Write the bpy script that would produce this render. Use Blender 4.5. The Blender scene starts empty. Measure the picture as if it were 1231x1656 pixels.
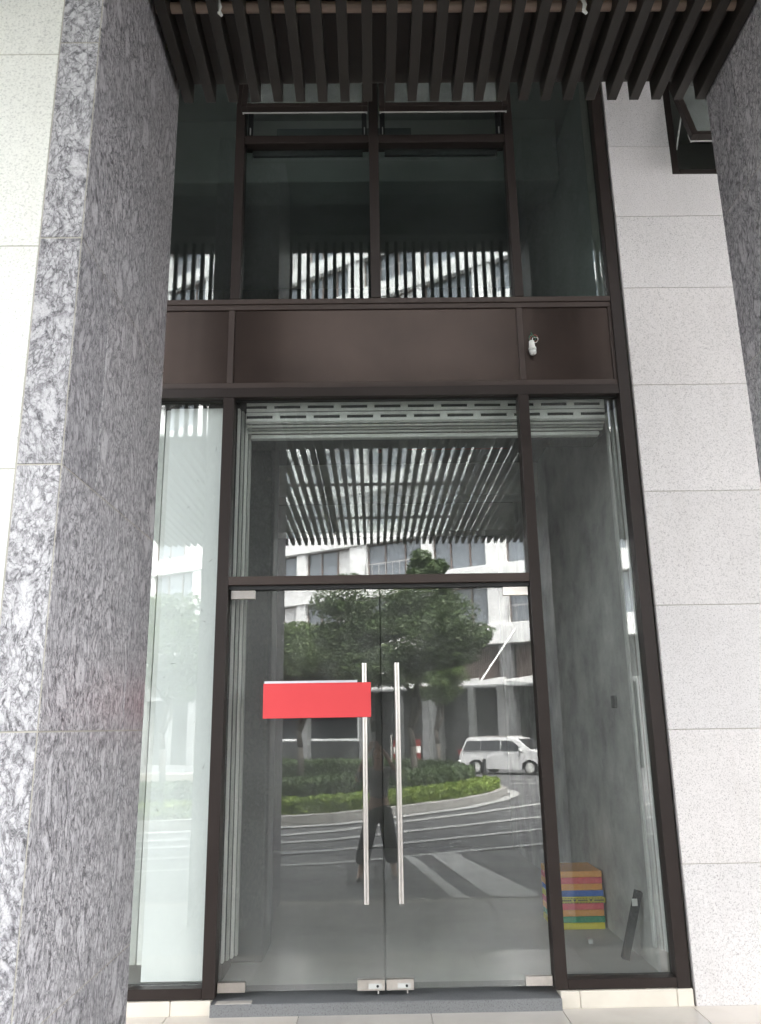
import bpy, bmesh, math, random
from mathutils import Vector, Matrix
random.seed(7)
R = math.radians
S = bpy.context.scene
COL = S.collection

# ------------------------------------------------------------------ camera
cam_d = bpy.data.cameras.new("camera")
cam = bpy.data.objects.new("camera", cam_d); COL.objects.link(cam); S.camera = cam
cam_d.sensor_fit = 'AUTO'; cam_d.sensor_width = 36.0
cam_d.lens = 36.0 * 1312 / 1656
cam_d.clip_start = 0.05; cam_d.clip_end = 600
_r = Vector((0.99984419, -0.0084867, -0.0154778)); _u = Vector((0.01278918, -0.25607429, 0.9665725)); _f = Vector((0.01216648, 0.96661985, 0.25592585))
cam.matrix_world = Matrix(((_r.x, _u.x, -_f.x, 0.0), (_r.y, _u.y, -_f.y, -5.6), (_r.z, _u.z, -_f.z, 1.72), (0, 0, 0, 1)))

# ------------------------------------------------------------------ sky, sun, exposure
SUN_EL, SUN_AZ = 62, 25          # high behind the building, veiled by cloud
wd = bpy.data.worlds.new("World"); S.world = wd; wd.use_nodes = True
wn = wd.node_tree.nodes; wl = wd.node_tree.links
bg = wn["Background"]
sky = wn.new("ShaderNodeTexSky"); sky.sky_type = 'NISHITA'; sky.sun_disc = False
sky.sun_elevation = R(SUN_EL); sky.sun_rotation = R(SUN_AZ); sky.dust_density = 4.0; sky.air_density = 1.0
hs = wn.new("ShaderNodeHueSaturation"); hs.inputs['Saturation'].default_value = 0.12
hs.inputs['Value'].default_value = 1.0
wl.new(sky.outputs[0], hs.inputs['Color']); wl.new(hs.outputs[0], bg.inputs[0])
bg.inputs[1].default_value = 0.15
sl = bpy.data.lights.new("sun", 'SUN'); sl.energy = 1.5; sl.angle = R(25); sl.color = (1, 0.97, 0.92)
so = bpy.data.objects.new("sun", sl); COL.objects.link(so)
_az = R(SUN_AZ)
sd = Vector((math.sin(_az) * math.cos(R(SUN_EL)), math.cos(_az) * math.cos(R(SUN_EL)), math.sin(R(SUN_EL))))
so.rotation_euler = sd.to_track_quat('Z', 'Y').to_euler(); so.location = (0, 0, 60)
S.view_settings.view_transform = 'Standard'; S.view_settings.look = 'None'
S.view_settings.exposure = 4.05; S.view_settings.gamma = 1.0; S.view_settings.use_curve_mapping = False
S.render.engine = 'CYCLES'
cy = S.cycles
cy.max_bounces = 14; cy.diffuse_bounces = 6; cy.glossy_bounces = 6; cy.transparent_max_bounces = 24; cy.transmission_bounces = 6
cy.use_denoising = True; cy.sample_clamp_indirect = 2.0; cy.use_adaptive_sampling = False; cy.caustics_reflective = False; cy.caustics_refractive = False
try: cy.denoiser = 'OPENIMAGEDENOISE'
except Exception: pass

# ------------------------------------------------------------------ materials
def new_mat(name):
    m = bpy.data.materials.new(name); m.use_nodes = True
    nt = m.node_tree; b = nt.nodes["Principled BSDF"]
    return m, nt, nt.nodes, nt.links, b
def N(nodes, t, **kw):
    n = nodes.new(t)
    for k, v in kw.items():
        if k in n.inputs: n.inputs[k].default_value = v
        else: setattr(n, k, v)
    return n
def ramp(nodes, stops, interp='LINEAR'):
    r = nodes.new("ShaderNodeValToRGB"); cr = r.color_ramp; cr.interpolation = interp
    while len(cr.elements) > 1: cr.elements.remove(cr.elements[0])
    cr.elements[0].position = stops[0][0]; cr.elements[0].color = (*stops[0][1], 1)
    for p, c in stops[1:]:
        e = cr.elements.new(p); e.color = (*c, 1)
    return r
def coords(nodes, links, scale=(1, 1, 1), rot=(0, 0, 0), rand=0.0):
    g = nodes.new("ShaderNodeNewGeometry"); mp = nodes.new("ShaderNodeMapping")
    mp.inputs['Scale'].default_value = scale; mp.inputs['Rotation'].default_value = rot
    if rand:
        oi = nodes.new("ShaderNodeObjectInfo")
        mu = nodes.new("ShaderNodeMath"); mu.operation = 'MULTIPLY'; mu.inputs[1].default_value = rand
        links.new(oi.outputs['Random'], mu.inputs[0])
        cx = nodes.new("ShaderNodeCombineXYZ")
        for i in range(3): links.new(mu.outputs[0], cx.inputs[i])
        ad = nodes.new("ShaderNodeVectorMath"); links.new(g.outputs['Position'], ad.inputs[0]); links.new(cx.outputs[0], ad.inputs[1])
        links.new(ad.outputs[0], mp.inputs['Vector'])
    else:
        links.new(g.outputs['Position'], mp.inputs['Vector'])
    return mp.outputs[0]
def bump(nodes, links, b, h, strength=0.2, dist=0.01):
    bp = N(nodes, "ShaderNodeBump", Strength=strength, Distance=dist)
    links.new(h, bp.inputs['Height']); links.new(bp.outputs[0], b.inputs['Normal'])
def plain(name, c, rough=0.5, metal=0.0, vary=0.12, scale=6.0, bmp=0.0, bscale=60, spec=0.5):
    m, nt, n, l, b = new_mat(name)
    v = coords(n, l)
    no = N(n, "ShaderNodeTexNoise", Scale=scale, Detail=5.0, Roughness=0.6); l.new(v, no.inputs['Vector'])
    lo = tuple(x * (1 - vary) for x in c); hi = tuple(min(1, x * (1 + vary)) for x in c)
    r = ramp(n, [(0.3, lo), (0.7, hi)]); l.new(no.outputs['Fac'], r.inputs[0]); l.new(r.outputs[0], b.inputs['Base Color'])
    b.inputs['Roughness'].default_value = rough; b.inputs['Metallic'].default_value = metal
    b.inputs['Specular IOR Level'].default_value = spec
    if bmp:
        n2 = N(n, "ShaderNodeTexNoise", Scale=bscale, Detail=4.0); l.new(v, n2.inputs['Vector'])
        bump(n, l, b, n2.outputs['Fac'], bmp, 0.004)
    return m
def speckle(name, base, dark, rough=0.75, amt=1.0, big=0.05):
    m, nt, n, l, b = new_mat(name)
    v = coords(n, l, rand=13.0)
    n1 = N(n, "ShaderNodeTexNoise", Scale=120.0, Detail=4.0, Roughness=0.75); l.new(v, n1.inputs['Vector'])
    r1 = ramp(n, [(0.33, dark), (0.46, tuple(x * .93 for x in base)), (0.60, base), (0.75, tuple(min(1, x * 1.07) for x in base))])
    l.new(n1.outputs['Fac'], r1.inputs[0])
    n2 = N(n, "ShaderNodeTexNoise", Scale=1.6, Detail=5.0, Roughness=0.6); l.new(v, n2.inputs['Vector'])
    r2 = ramp(n, [(0.3, (1 - big * 2,) * 3), (0.7, (1 + 0.0,) * 3)]); l.new(n2.outputs['Fac'], r2.inputs[0])
    mx = N(n, "ShaderNodeMix", data_type='RGBA', blend_type='MULTIPLY'); mx.inputs[0].default_value = 1.0
    l.new(r1.outputs[0], mx.inputs[6]); l.new(r2.outputs[0], mx.inputs[7])
    oi = n.new("ShaderNodeObjectInfo"); r3 = ramp(n, [(0, (.925, .93, .935)), (.5, (.97, .965, .96)), (1, (1, 1, 1))]); l.new(oi.outputs['Random'], r3.inputs[0])
    m3 = N(n, "ShaderNodeMix", data_type='RGBA', blend_type='MULTIPLY'); m3.inputs[0].default_value = 1.0
    l.new(mx.outputs[2], m3.inputs[6]); l.new(r3.outputs[0], m3.inputs[7])
    vs_ = coords(n, l, scale=(7, 7, .5)); n4 = N(n, "ShaderNodeTexNoise", Scale=2.0, Detail=5.0, Roughness=.65); l.new(vs_, n4.inputs['Vector'])
    r4 = ramp(n, [(0.33, (.90, .89, .87)), (0.5, (1, 1, 1))]); l.new(n4.outputs['Fac'], r4.inputs[0])
    m4 = N(n, "ShaderNodeMix", data_type='RGBA', blend_type='MULTIPLY'); m4.inputs[0].default_value = .25
    l.new(m3.outputs[2], m4.inputs[6]); l.new(r4.outputs[0], m4.inputs[7])
    l.new(m4.outputs[2], b.inputs['Base Color']); b.inputs['Roughness'].default_value = rough
    bump(n, l, b, n1.outputs['Fac'], 0.25, 0.002)
    return m
def granite(name, rot, lift=1.0):
    m, nt, n, l, b = new_mat(name)
    v0 = coords(n, l, rand=29.0)
    def warp(src, scale, amt, det=2.0):
        w = N(n, "ShaderNodeTexNoise", Scale=scale, Detail=det, Roughness=0.55); l.new(src, w.inputs['Vector'])
        sb = nodes_vm(n, 'SUBTRACT'); l.new(w.outputs['Color'], sb.inputs[0]); sb.inputs[1].default_value = (.5, .5, .5)
        sc = nodes_vm(n, 'SCALE'); l.new(sb.outputs[0], sc.inputs[0]); sc.inputs['Scale'].default_value = amt
        ad = nodes_vm(n, 'ADD'); l.new(src, ad.inputs[0]); l.new(sc.outputs[0], ad.inputs[1]); return ad.outputs[0]
    va = warp(v0, 2.2, .20)
    mp = N(n, "ShaderNodeMapping"); mp.inputs['Rotation'].default_value = rot; mp.inputs['Scale'].default_value = (1.1, 1.1, 0.62)
    l.new(va, mp.inputs['Vector'])
    oi = n.new("ShaderNodeObjectInfo"); mr = N(n, "ShaderNodeMapRange"); mr.inputs[3].default_value = -.35; mr.inputs[4].default_value = .35
    l.new(oi.outputs['Random'], mr.inputs[0]); cr_ = n.new("ShaderNodeCombineXYZ")
    for i_ in range(3):
        if rot[i_]:
            a_ = N(n, "ShaderNodeMath", operation='ADD'); a_.inputs[1].default_value = rot[i_]; l.new(mr.outputs[0], a_.inputs[0]); l.new(a_.outputs[0], cr_.inputs[i_])
    l.new(cr_.outputs[0], mp.inputs['Rotation'])
    v = warp(mp.outputs[0], 26.0, .045, 4.0)
    # speckled ground
    n1 = N(n, "ShaderNodeTexNoise", Scale=48.0, Detail=7.0, Roughness=0.80); l.new(v, n1.inputs['Vector'])
    c1 = ramp(n, [(0.34, (.09, .088, .093)), (0.43, (.26, .255, .263)), (0.52, (.48, .474, .482)), (0.62, (.63, .624, .63))])
    l.new(n1.outputs['Fac'], c1.inputs[0]); last = c1.outputs[0]
    fine = N(n, "ShaderNodeTexNoise", Scale=190.0, Detail=2.0); l.new(v0, fine.inputs['Vector'])
    pc = ramp(n, [(0.32, (.55, .544, .55)), (0.68, (.70, .694, .70))]); l.new(fine.outputs['Fac'], pc.inputs[0])
    # pale pebbles, three sizes, each with a thin dark rim
    for scl, thr, e0, e1, am in ((70.0, .50, .06, .22, .7), (34.0, .62, .08, .24, .8), (12.0, .78, .08, .20, .9)):
        ve = N(n, "ShaderNodeTexVoronoi", Scale=scl, feature='DISTANCE_TO_EDGE'); l.new(v, ve.inputs['Vector'])
        vo = N(n, "ShaderNodeTexVoronoi", Scale=scl); l.new(v, vo.inputs['Vector'])
        pick = N(n, "ShaderNodeSeparateColor"); l.new(vo.outputs['Color'], pick.inputs[0])
        gt = N(n, "ShaderNodeMath", operation='GREATER_THAN'); gt.inputs[1].default_value = thr; l.new(pick.outputs[0], gt.inputs[0])
        rim = ramp(n, [(e0 * .2, (.55, .54, .56)), (e1 * .6, (1, 1, 1))]); l.new(ve.outputs['Distance'], rim.inputs[0])
        vr = ramp(n, [(e0, (0, 0, 0)), (e1, (am,) * 3)]); l.new(ve.outputs['Distance'], vr.inputs[0])
        mf = N(n, "ShaderNodeMath", operation='MULTIPLY'); l.new(vr.outputs[0], mf.inputs[0]); l.new(gt.outputs[0], mf.inputs[1])
        mx = N(n, "ShaderNodeMix", data_type='RGBA'); l.new(mf.outputs[0], mx.inputs[0]); l.new(last, mx.inputs[6]); l.new(pc.outputs[0], mx.inputs[7])
        rm = N(n, "ShaderNodeMix", data_type='RGBA', blend_type='MULTIPLY')
        gm = N(n, "ShaderNodeMath", operation='MULTIPLY'); l.new(gt.outputs[0], gm.inputs[0]); gm.inputs[1].default_value = .75
        l.new(gm.outputs[0], rm.inputs[0]); l.new(mx.outputs[2], rm.inputs[6]); l.new(rim.outputs[0], rm.inputs[7]); last = rm.outputs[2]
    # dark wisps that come and go
    wv = N(n, "ShaderNodeTexNoise", Scale=46.0, Detail=9.0, Roughness=0.82, Distortion=.2); l.new(v, wv.inputs['Vector'])
    vc = ramp(n, [(0.39, (.30, .295, .31)), (0.45, (.74, .74, .745)), (0.51, (1, 1, 1))]); l.new(wv.outputs['Fac'], vc.inputs[0])
    m2 = N(n, "ShaderNodeMix", data_type='RGBA', blend_type='MULTIPLY'); m2.inputs[0].default_value = 1.0
    l.new(last, m2.inputs[6]); l.new(vc.outputs[0], m2.inputs[7])
    tn = N(n, "ShaderNodeMix", data_type='RGBA', blend_type='MULTIPLY'); tn.inputs[0].default_value = 1.0; tn.inputs[7].default_value = (1.0 * lift, .985 * lift, 1.0 * lift, 1)
    l.new(m2.outputs[2], tn.inputs[6]); l.new(tn.outputs[2], b.inputs['Base Color'])
    sv_ = ramp(n, [(0, (.82, .82, .83)), (1, (1.0, 1.0, 1.0))]); l.new(oi.outputs['Random'], sv_.inputs[0])
    tv = N(n, "ShaderNodeMix", data_type='RGBA', blend_type='MULTIPLY'); tv.inputs[0].default_value = 1.0
    l.new(tn.outputs[2], tv.inputs[6]); l.new(sv_.outputs[0], tv.inputs[7]); l.new(tv.outputs[2], b.inputs['Base Color'])
    b.inputs['Roughness'].default_value = 0.40
    bump(n, l, b, n1.outputs['Fac'], 0.06, 0.002)
    return m
def nodes_vm(n, op):
    x = n.new("ShaderNodeVectorMath"); x.operation = op; return x
def glass(name, tint, ior=1.52, rough=0.0, dirt=0.0, dirt_sheen_c=(.5, .52, .5), film=False):
    m = bpy.data.materials.new(name); m.use_nodes = True; nt = m.node_tree; n = nt.nodes; l = nt.links
    n.remove(n["Principled BSDF"]); out = n["Material Output"]
    ge = n.new("ShaderNodeNewGeometry")
    io = N(n, "ShaderNodeMix", data_type='FLOAT'); io.inputs[2].default_value = ior; io.inputs[3].default_value = 1 / ior
    l.new(ge.outputs['Backfacing'], io.inputs[0])
    fr = n.new("ShaderNodeFresnel"); l.new(io.outputs[0], fr.inputs['IOR'])
    tr = n.new("ShaderNodeBsdfTransparent"); tr.inputs[0].default_value = (*tint, 1)
    gl = n.new("ShaderNodeBsdfGlossy"); gl.inputs['Roughness'].default_value = rough
    mx = n.new("ShaderNodeMixShader"); l.new(fr.outputs[0], mx.inputs[0]); l.new(tr.outputs[0], mx.inputs[1]); l.new(gl.outputs[0], mx.inputs[2])
    last = mx.outputs[0]
    if dirt:
        v = coords(n, l, scale=(1, 1, .45))
        no = N(n, "ShaderNodeTexNoise", Scale=3.5, Detail=8.0, Roughness=0.7); l.new(v, no.inputs['Vector'])
        rr = ramp(n, [(0.40, (dirt * .35,) * 3), (0.8, (dirt,) * 3)]); l.new(no.outputs['Fac'], rr.inputs[0])
        df = n.new("ShaderNodeBsdfTranslucent" if film else "ShaderNodeBsdfDiffuse"); df.inputs[0].default_value = (*dirt_sheen_c, 1)
        m2 = n.new("ShaderNodeMixShader"); l.new(rr.outputs[0], m2.inputs[0]); l.new(last, m2.inputs[1]); l.new(df.outputs[0], m2.inputs[2])
        last = m2.outputs[0]
    l.new(last, out.inputs[0])
    return m
def emissive_free_leaf(name, a, c2):
    m, nt, n, l, b = new_mat(name)
    oi = n.new("ShaderNodeNewGeometry")
    r = ramp(n, [(0.0, a), (1.0, c2)]); l.new(oi.outputs['Random Per Island'], r.inputs[0]); l.new(r.outputs[0], b.inputs['Base Color'])
    b.inputs['Roughness'].default_value = 0.55
    tl = n.new("ShaderNodeBsdfTranslucent"); l.new(r.outputs[0], tl.inputs[0])
    mx = n.new("ShaderNodeMixShader"); mx.inputs[0].default_value = 0.3
    l.new(b.outputs[0], mx.inputs[1]); l.new(tl.outputs[0], mx.inputs[2]); l.new(mx.outputs[0], n["Material Output"].inputs[0])
    return m
M = {}
M['stone'] = speckle('pale flamed stone', (.69, .66, .65), (.28, .265, .26))
M['stone_col'] = speckle('white flamed stone', (.80, .80, .75), (.50, .50, .47))
M['granite_l'] = granite('dark swirling granite', (R(-52), 0, 0))
M['granite_f'] = granite('dark swirling granite front', (0, R(35), 0), .86)
M['grout'] = plain('grey beige grout', (.42, .395, .345), .8)
M['bronze'] = plain('dark bronze paint', (.024, .0175, .0155), .40, .0, .10, 4, 0, 60, .25)
M['bronze_l'] = plain('bronze trim paint', (.050, .036, .031), .45, .0, .08, 5, 0, 60, .3)
M['panel'] = plain('brown fascia sheet', (.045, .032, .027), .26, .60, .22, 1.6, 0, 60, .4)
M['fin'] = plain('dark brown canopy metal', (.030, .026, .0225), .5, 0, .15, 3, 0, 60, .3)
M['deck'] = plain('brown soffit sheet', (.040, .032, .027), .55, 0, .15, 2)
M['pipe_tan'] = plain('tan painted tube', (.34, .24, .19), .45, 0, .12, 8)
M['glass'] = glass('window glass', (.955, .972, .965), 1.90, 0, .05)
M['glass_door'] = glass('door glass', (.96, .97, .964), 1.84, 0, .095, (.5, .51, .49))
M['glass_up'] = glass('tinted upper glass', (.86, .92, .91), 1.80, 0, .03)
M['glass_vent'] = glass('sheen vent glass', (.8, .86, .84), 1.60, 0, .5, (.42, .44, .42))  # grey diffuse film stands in for the bright reflection on the open sashes
M['glass_roof'] = glass('dusty roof glass', (.94, .965, .955), 1.45, 0.0, .42, (.85, .88, .87), True)
M['steel'] = plain('brushed steel', (.62, .58, .55), .28, 1.0, .06, 30)
M['alu'] = plain('shutter aluminium', (.80, .81, .78), .45, .0, .06, 12)
M['rail'] = plain('guide rail aluminium', (.50, .51, .48), .42, .3, .10, 10)
M['board'] = plain('white board', (.93, .95, .935), .7, 0, .025, 3)
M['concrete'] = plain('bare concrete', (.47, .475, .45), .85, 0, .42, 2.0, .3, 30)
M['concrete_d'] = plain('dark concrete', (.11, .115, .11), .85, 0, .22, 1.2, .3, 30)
M['concrete_f'] = plain('concrete floor', (.48, .485, .465), .65, 0, .14, 1.0, .2, 40)
M['black'] = plain('black rubber', (.012, .012, .013), .5)
M['void'] = plain('dark recess', (.03, .032, .032), .7)
M['redpipe'] = plain('red sprinkler pipe', (.20, .02, .018), .5)
M['white'] = plain('white plastic', (.75, .75, .72), .45, 0, .03)
M['greywhite'] = plain('pale metal', (.62, .62, .60), .4, .1, .04)
M['paper'] = plain('white paper', (.70, .74, .80), .8, 0, .02)
M['red'] = plain('red sign sheet', (.70, .055, .062), .6, 0, .01)
M['tile'] = plain('beige polished tile', (.66, .605, .54), .16, 0, .10, 1.6)
M['tile2'] = plain('grey beige polished tile', (.54, .505, .46), .16, 0, .10, 1.6)
M['tile3'] = plain('grey stone tile', (.24, .235, .225), .35, 0, .12, 2.0)
M['plinth'] = plain('cream stone plinth', (.66, .61, .53), .35, 0, .07, 4)
M['threshold'] = speckle('grey granite threshold', (.20, .205, .21), (.06, .06, .065), .3)
M['asphalt'] = plain('asphalt', (.075, .075, .077), .8, 0, .18, 2.0, .4, 90)
M['pave'] = plain('dark pavers', (.115, .115, .113), .75, 0, .15, 3.0, .3, 40)
M['pave_l'] = plain('light paving band', (.46, .46, .44), .75, 0, .15, 5.0, .3, 40)
M['line'] = plain('white road paint', (.33, .33, .32), .7, 0, .15, 9)
M['kerb'] = plain('kerb stone', (.30, .29, .27), .8, 0, .18, 4)
M['soil'] = plain('soil', (.05, .04, .03), .9)
M['leaf'] = emissive_free_leaf('tree leaf', (.035, .065, .022), (.11, .16, .055))
M['leaf_l'] = emissive_free_leaf('light tree leaf', (.060, .10, .025), (.14, .20, .06))
M['leaf_d'] = emissive_free_leaf('hedge leaf', (.030, .060, .016), (.075, .120, .030))
M['leaf_y'] = emissive_free_leaf('yellow hedge leaf', (.14, .22, .03), (.28, .36, .06))
M['bark'] = plain('bark', (.07, .06, .05), .9, 0, .3, 9, .5, 40)
M['bwhite'] = plain('white facade panel', (.80, .80, .78), .6, 0, .05, .6)
M['bgrey'] = plain('grey facade wall', (.18, .18, .18), .7, 0, .10, .7)
M['bdark'] = plain('dark facade recess', (.032, .032, .033), .6, 0, .2, .5)
M['blouv'] = plain('dark louvre', (.045, .042, .042), .5)
M['bframe'] = plain('window frame brown', (.20, .15, .13), .5)
M['bglass'] = plain('blue grey window pane', (.20, .225, .25), .06, 0, .15, .3, 0, 60, .9)
M['vanw'] = plain('white car paint', (.62, .62, .615), .22, 0, .01)
M['vglass'] = plain('car window', (.02, .022, .025), .05)
M['tyre'] = plain('tyre', (.02, .02, .02), .8)
M['tail'] = plain('red lamp', (.18, .02, .02), .2)
M['skin'] = plain('skin', (.45, .28, .20), .5, 0, .05)
M['hair'] = plain('black hair', (.012, .010, .010), .45)
M['shirt'] = plain('grey blouse', (.22, .215, .215), .8, 0, .1)
M['trouser'] = plain('black trousers', (.018, .018, .02), .8)
M['sole'] = plain('black shoe', (.02, .018, .018), .4)
M['wire_g'] = plain('green wire', (.03, .14, .09), .5)
M['wire_r'] = plain('red wire', (.25, .09, .07), .5)
M['ceil'] = plain('arcade soffit', (.16, .16, .155), .8, 0, .15, 2)
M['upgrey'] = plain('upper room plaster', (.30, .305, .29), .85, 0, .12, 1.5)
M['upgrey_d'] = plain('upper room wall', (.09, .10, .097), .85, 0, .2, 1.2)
for nm, c in dict(mat_yellow=(.80, .72, .05), mat_green=(.03, .32, .15), mat_orange=(.85, .38, .08), mat_pink=(.82, .13, .14), mat_blue=(.03, .15, .58), tape=(.60, .52, .05)).items():
    M[nm] = plain(nm.replace('_', ' foam '), c, .75, 0, .06, 20)

# ------------------------------------------------------------------ mesh helpers
class MB:
    def __init__(s): s.v = []; s.f = []
    def quad(s, a, b, c, d):
        i = len(s.v); s.v += [a, b, c, d]; s.f.append((i, i + 1, i + 2, i + 3)); return s
    def box(s, x0, x1, y0, y1, z0, z1, ch=0.0):
        if x0 > x1: x0, x1 = x1, x0
        if y0 > y1: y0, y1 = y1, y0
        if z0 > z1: z0, z1 = z1, z0
        if ch <= 0:
            i = len(s.v)
            s.v += [(x0, y0, z0), (x1, y0, z0), (x1, y1, z0), (x0, y1, z0), (x0, y0, z1), (x1, y0, z1), (x1, y1, z1), (x0, y1, z1)]
            for f in ((0, 3, 2, 1), (4, 5, 6, 7), (0, 1, 5, 4), (1, 2, 6, 5), (2, 3, 7, 6), (3, 0, 4, 7)): s.f.append(tuple(i + k for k in f))
            return s
        i = len(s.v); idx = {}
        ch = min(ch, (x1 - x0) * .45, (y1 - y0) * .45, (z1 - z0) * .45)
        for sx in (0, 1):
            for sy in (0, 1):
                for sz in (0, 1):
                    X = (x0, x1)[sx]; Y = (y0, y1)[sy]; Z = (z0, z1)[sz]
                    xi = X + ch * (1 - 2 * sx); yi = Y + ch * (1 - 2 * sy); zi = Z + ch * (1 - 2 * sz)
                    for ax, p in enumerate(((X, yi, zi), (xi, Y, zi), (xi, yi, Z))):
                        idx[(sx, sy, sz, ax)] = len(s.v); s.v.append(p)
        def F(vs, ref):
            a, b, c = (Vector(s.v[k]) for k in vs[:3]); n = (b - a).cross(c - a)
            s.f.append(tuple(vs) if n.dot(Vector(ref)) > 0 else tuple(reversed(vs)))
        for ax in range(3):
            o = [k for k in range(3) if k != ax]
            for sd_ in (0, 1):
                vs = []
                for p, q in ((0, 0), (1, 0), (1, 1), (0, 1)):
                    k = [0, 0, 0]; k[ax] = sd_; k[o[0]] = p; k[o[1]] = q; vs.append(idx[(*k, ax)])
                ref = [0, 0, 0]; ref[ax] = 2 * sd_ - 1; F(vs, ref)
            for p in (0, 1):
                for q in (0, 1):
                    k0 = [0, 0, 0]; k0[o[0]] = p; k0[o[1]] = q; k1 = list(k0); k1[ax] = 1
                    ref = [0, 0, 0]; ref[o[0]] = 2 * p - 1; ref[o[1]] = 2 * q - 1
                    F([idx[(*k0, o[0])], idx[(*k1, o[0])], idx[(*k1, o[1])], idx[(*k0, o[1])]], ref)
        for sx in (0, 1):
            for sy in (0, 1):
                for sz in (0, 1):
                    F([idx[(sx, sy, sz, a)] for a in range(3)], (2 * sx - 1, 2 * sy - 1, 2 * sz - 1))
        return s
    def tube(s, p0, p1, r0, r1=None, n=12, caps=True):
        r1 = r0 if r1 is None else r1
        p0 = Vector(p0); p1 = Vector(p1); d = (p1 - p0).normalized()
        a = d.orthogonal().normalized(); b = d.cross(a); i = len(s.v)
        for p, r in ((p0, r0), (p1, r1)):
            for k in range(n):
                t = 2 * math.pi * k / n; s.v.append(tuple(p + (a * math.cos(t) + b * math.sin(t)) * r))
        for k in range(n): s.f.append((i + k, i + (k + 1) % n, i + n + (k + 1) % n, i + n + k))
        if caps: s.f.append(tuple(i + k for k in reversed(range(n)))); s.f.append(tuple(i + n + k for k in range(n)))
        return s
    def path(s, pts, r, n=8):
        for a, b in zip(pts[:-1], pts[1:]): s.tube(a, b, r, r, n)
        return s
    def prism(s, poly, axis, t0, t1):
        """extrude 2D polygon; axis 'x': poly in (y,z); 'y': (x,z); 'z': (x,y)"""
        i = len(s.v); n = len(poly)
        for t in (t0, t1):
            for a, b in poly:
                s.v.append({'x': (t, a, b), 'y': (a, t, b), 'z': (a, b, t)}[axis])
        s.f.append(tuple(i + k for k in reversed(range(n)))); s.f.append(tuple(i + n + k for k in range(n)))
        for k in range(n): s.f.append((i + k, i + (k + 1) % n, i + n + (k + 1) % n, i + n + k))
        return s
    def mesh(s, name, smooth=False):
        me = bpy.data.meshes.new(name); me.from_pydata(s.v, [], s.f)
        me.validate()
        bm = bmesh.new(); bm.from_mesh(me); bmesh.ops.recalc_face_normals(bm, faces=bm.faces); bm.to_mesh(me); bm.free()
        if smooth:
            for p in me.polygons: p.use_smooth = True
        return me
    def build(s, name, mat, parent=None, smooth=False, raw=False):
        if raw:
            me = bpy.data.meshes.new(name); me.from_pydata(s.v, [], s.f)
        else: me = s.mesh(name, smooth)
        me.materials.append(M[mat] if isinstance(mat, str) else mat)
        o = bpy.data.objects.new(name, me); COL.objects.link(o)
        if parent is not None: attach(o, parent)
        return o
def world_loc(o):
    v = Vector(o.location)
    while o.parent: o = o.parent; v = v + Vector(o.location)
    return v
def attach(o, parent):
    """child built in world coordinates under a parent that is only translated"""
    o.parent = parent; o.matrix_parent_inverse = Matrix.Identity(4)
    o.location = Vector(o.location) - world_loc(parent)
def tag(o, label=None, cat=None, group=None, kind=None):
    if label: o['label'] = label
    if cat: o['category'] = cat
    if group: o['group'] = group
    if kind: o['kind'] = kind
    return o
def thing(name, label, cat, loc=(0, 0, 0), group=None):
    o = bpy.data.objects.new(name, None); COL.objects.link(o); o.location = loc; o.empty_display_size = .2
    return tag(o, label, cat, group)
def B(name, mat, parent, x0, x1, y0, y1, z0, z1, ch=0.0):
    return MB().box(x0, x1, y0, y1, z0, z1, ch).build(name, mat, parent)
def inst(src, parent, loc, name=None):
    c = src.copy(); COL.objects.link(c); c.parent = parent; c.matrix_parent_inverse = Matrix.Identity(4)
    c.location = Vector(loc) - (world_loc(parent) if parent else Vector())
    if name: c.name = name
    return c
def gz(s): return -0.2 - 0.0122 * (s - 3.2)     # the forecourt falls gently away

# ------------------------------------------------------------------ setting: ground, arcade floor
st = lambda o: tag(o, kind='structure')
g = MB()
g.quad((-150, -3.25, gz(3.25) - .012), (150, -3.25, gz(3.25) - .012), (150, -150, gz(150) - .012), (-150, -150, gz(150) - .012))
o = st(g.build('road', 'asphalt'))
road = o
# bed under the arcade
fl = st(B('arcade_floor', 'grout', None, -14, 14, -3.23, -0.001, -.6, .030))
def tile_me(w, d): return MB().box(0, w - .004, 0, d - .004, -.008, 0, .0015).mesh('floor_tile')
tm = tile_me(.80, .60)
xs0 = -1.272 - .80 * 5
for r_ in range(5):
    for c_ in range(13):
        x = xs0 + c_ * .80 + (.40 if r_ % 2 else 0); y = -.045 - .60 * (r_ + 1)
        t_ = bpy.data.objects.new('floor_tile', tm); COL.objects.link(t_); t_.parent = fl; t_.location = (x, y, .040)
        if r_ + c_ == 0:
            tm.materials.append(M['tile'])
        if r_ >= 2: t_.material_slots[0].link = 'OBJECT'; t_.material_slots[0].material = M['tile3']
        elif random.random() < .3 or (r_ == 0 and c_ in (7, 8)):
            t_.material_slots[0].link = 'OBJECT'; t_.material_slots[0].material = M['tile2']
B('platform_edge', 'kerb', fl, -14, 14, -3.30, -3.232, -.6, .036, .006)
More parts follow.
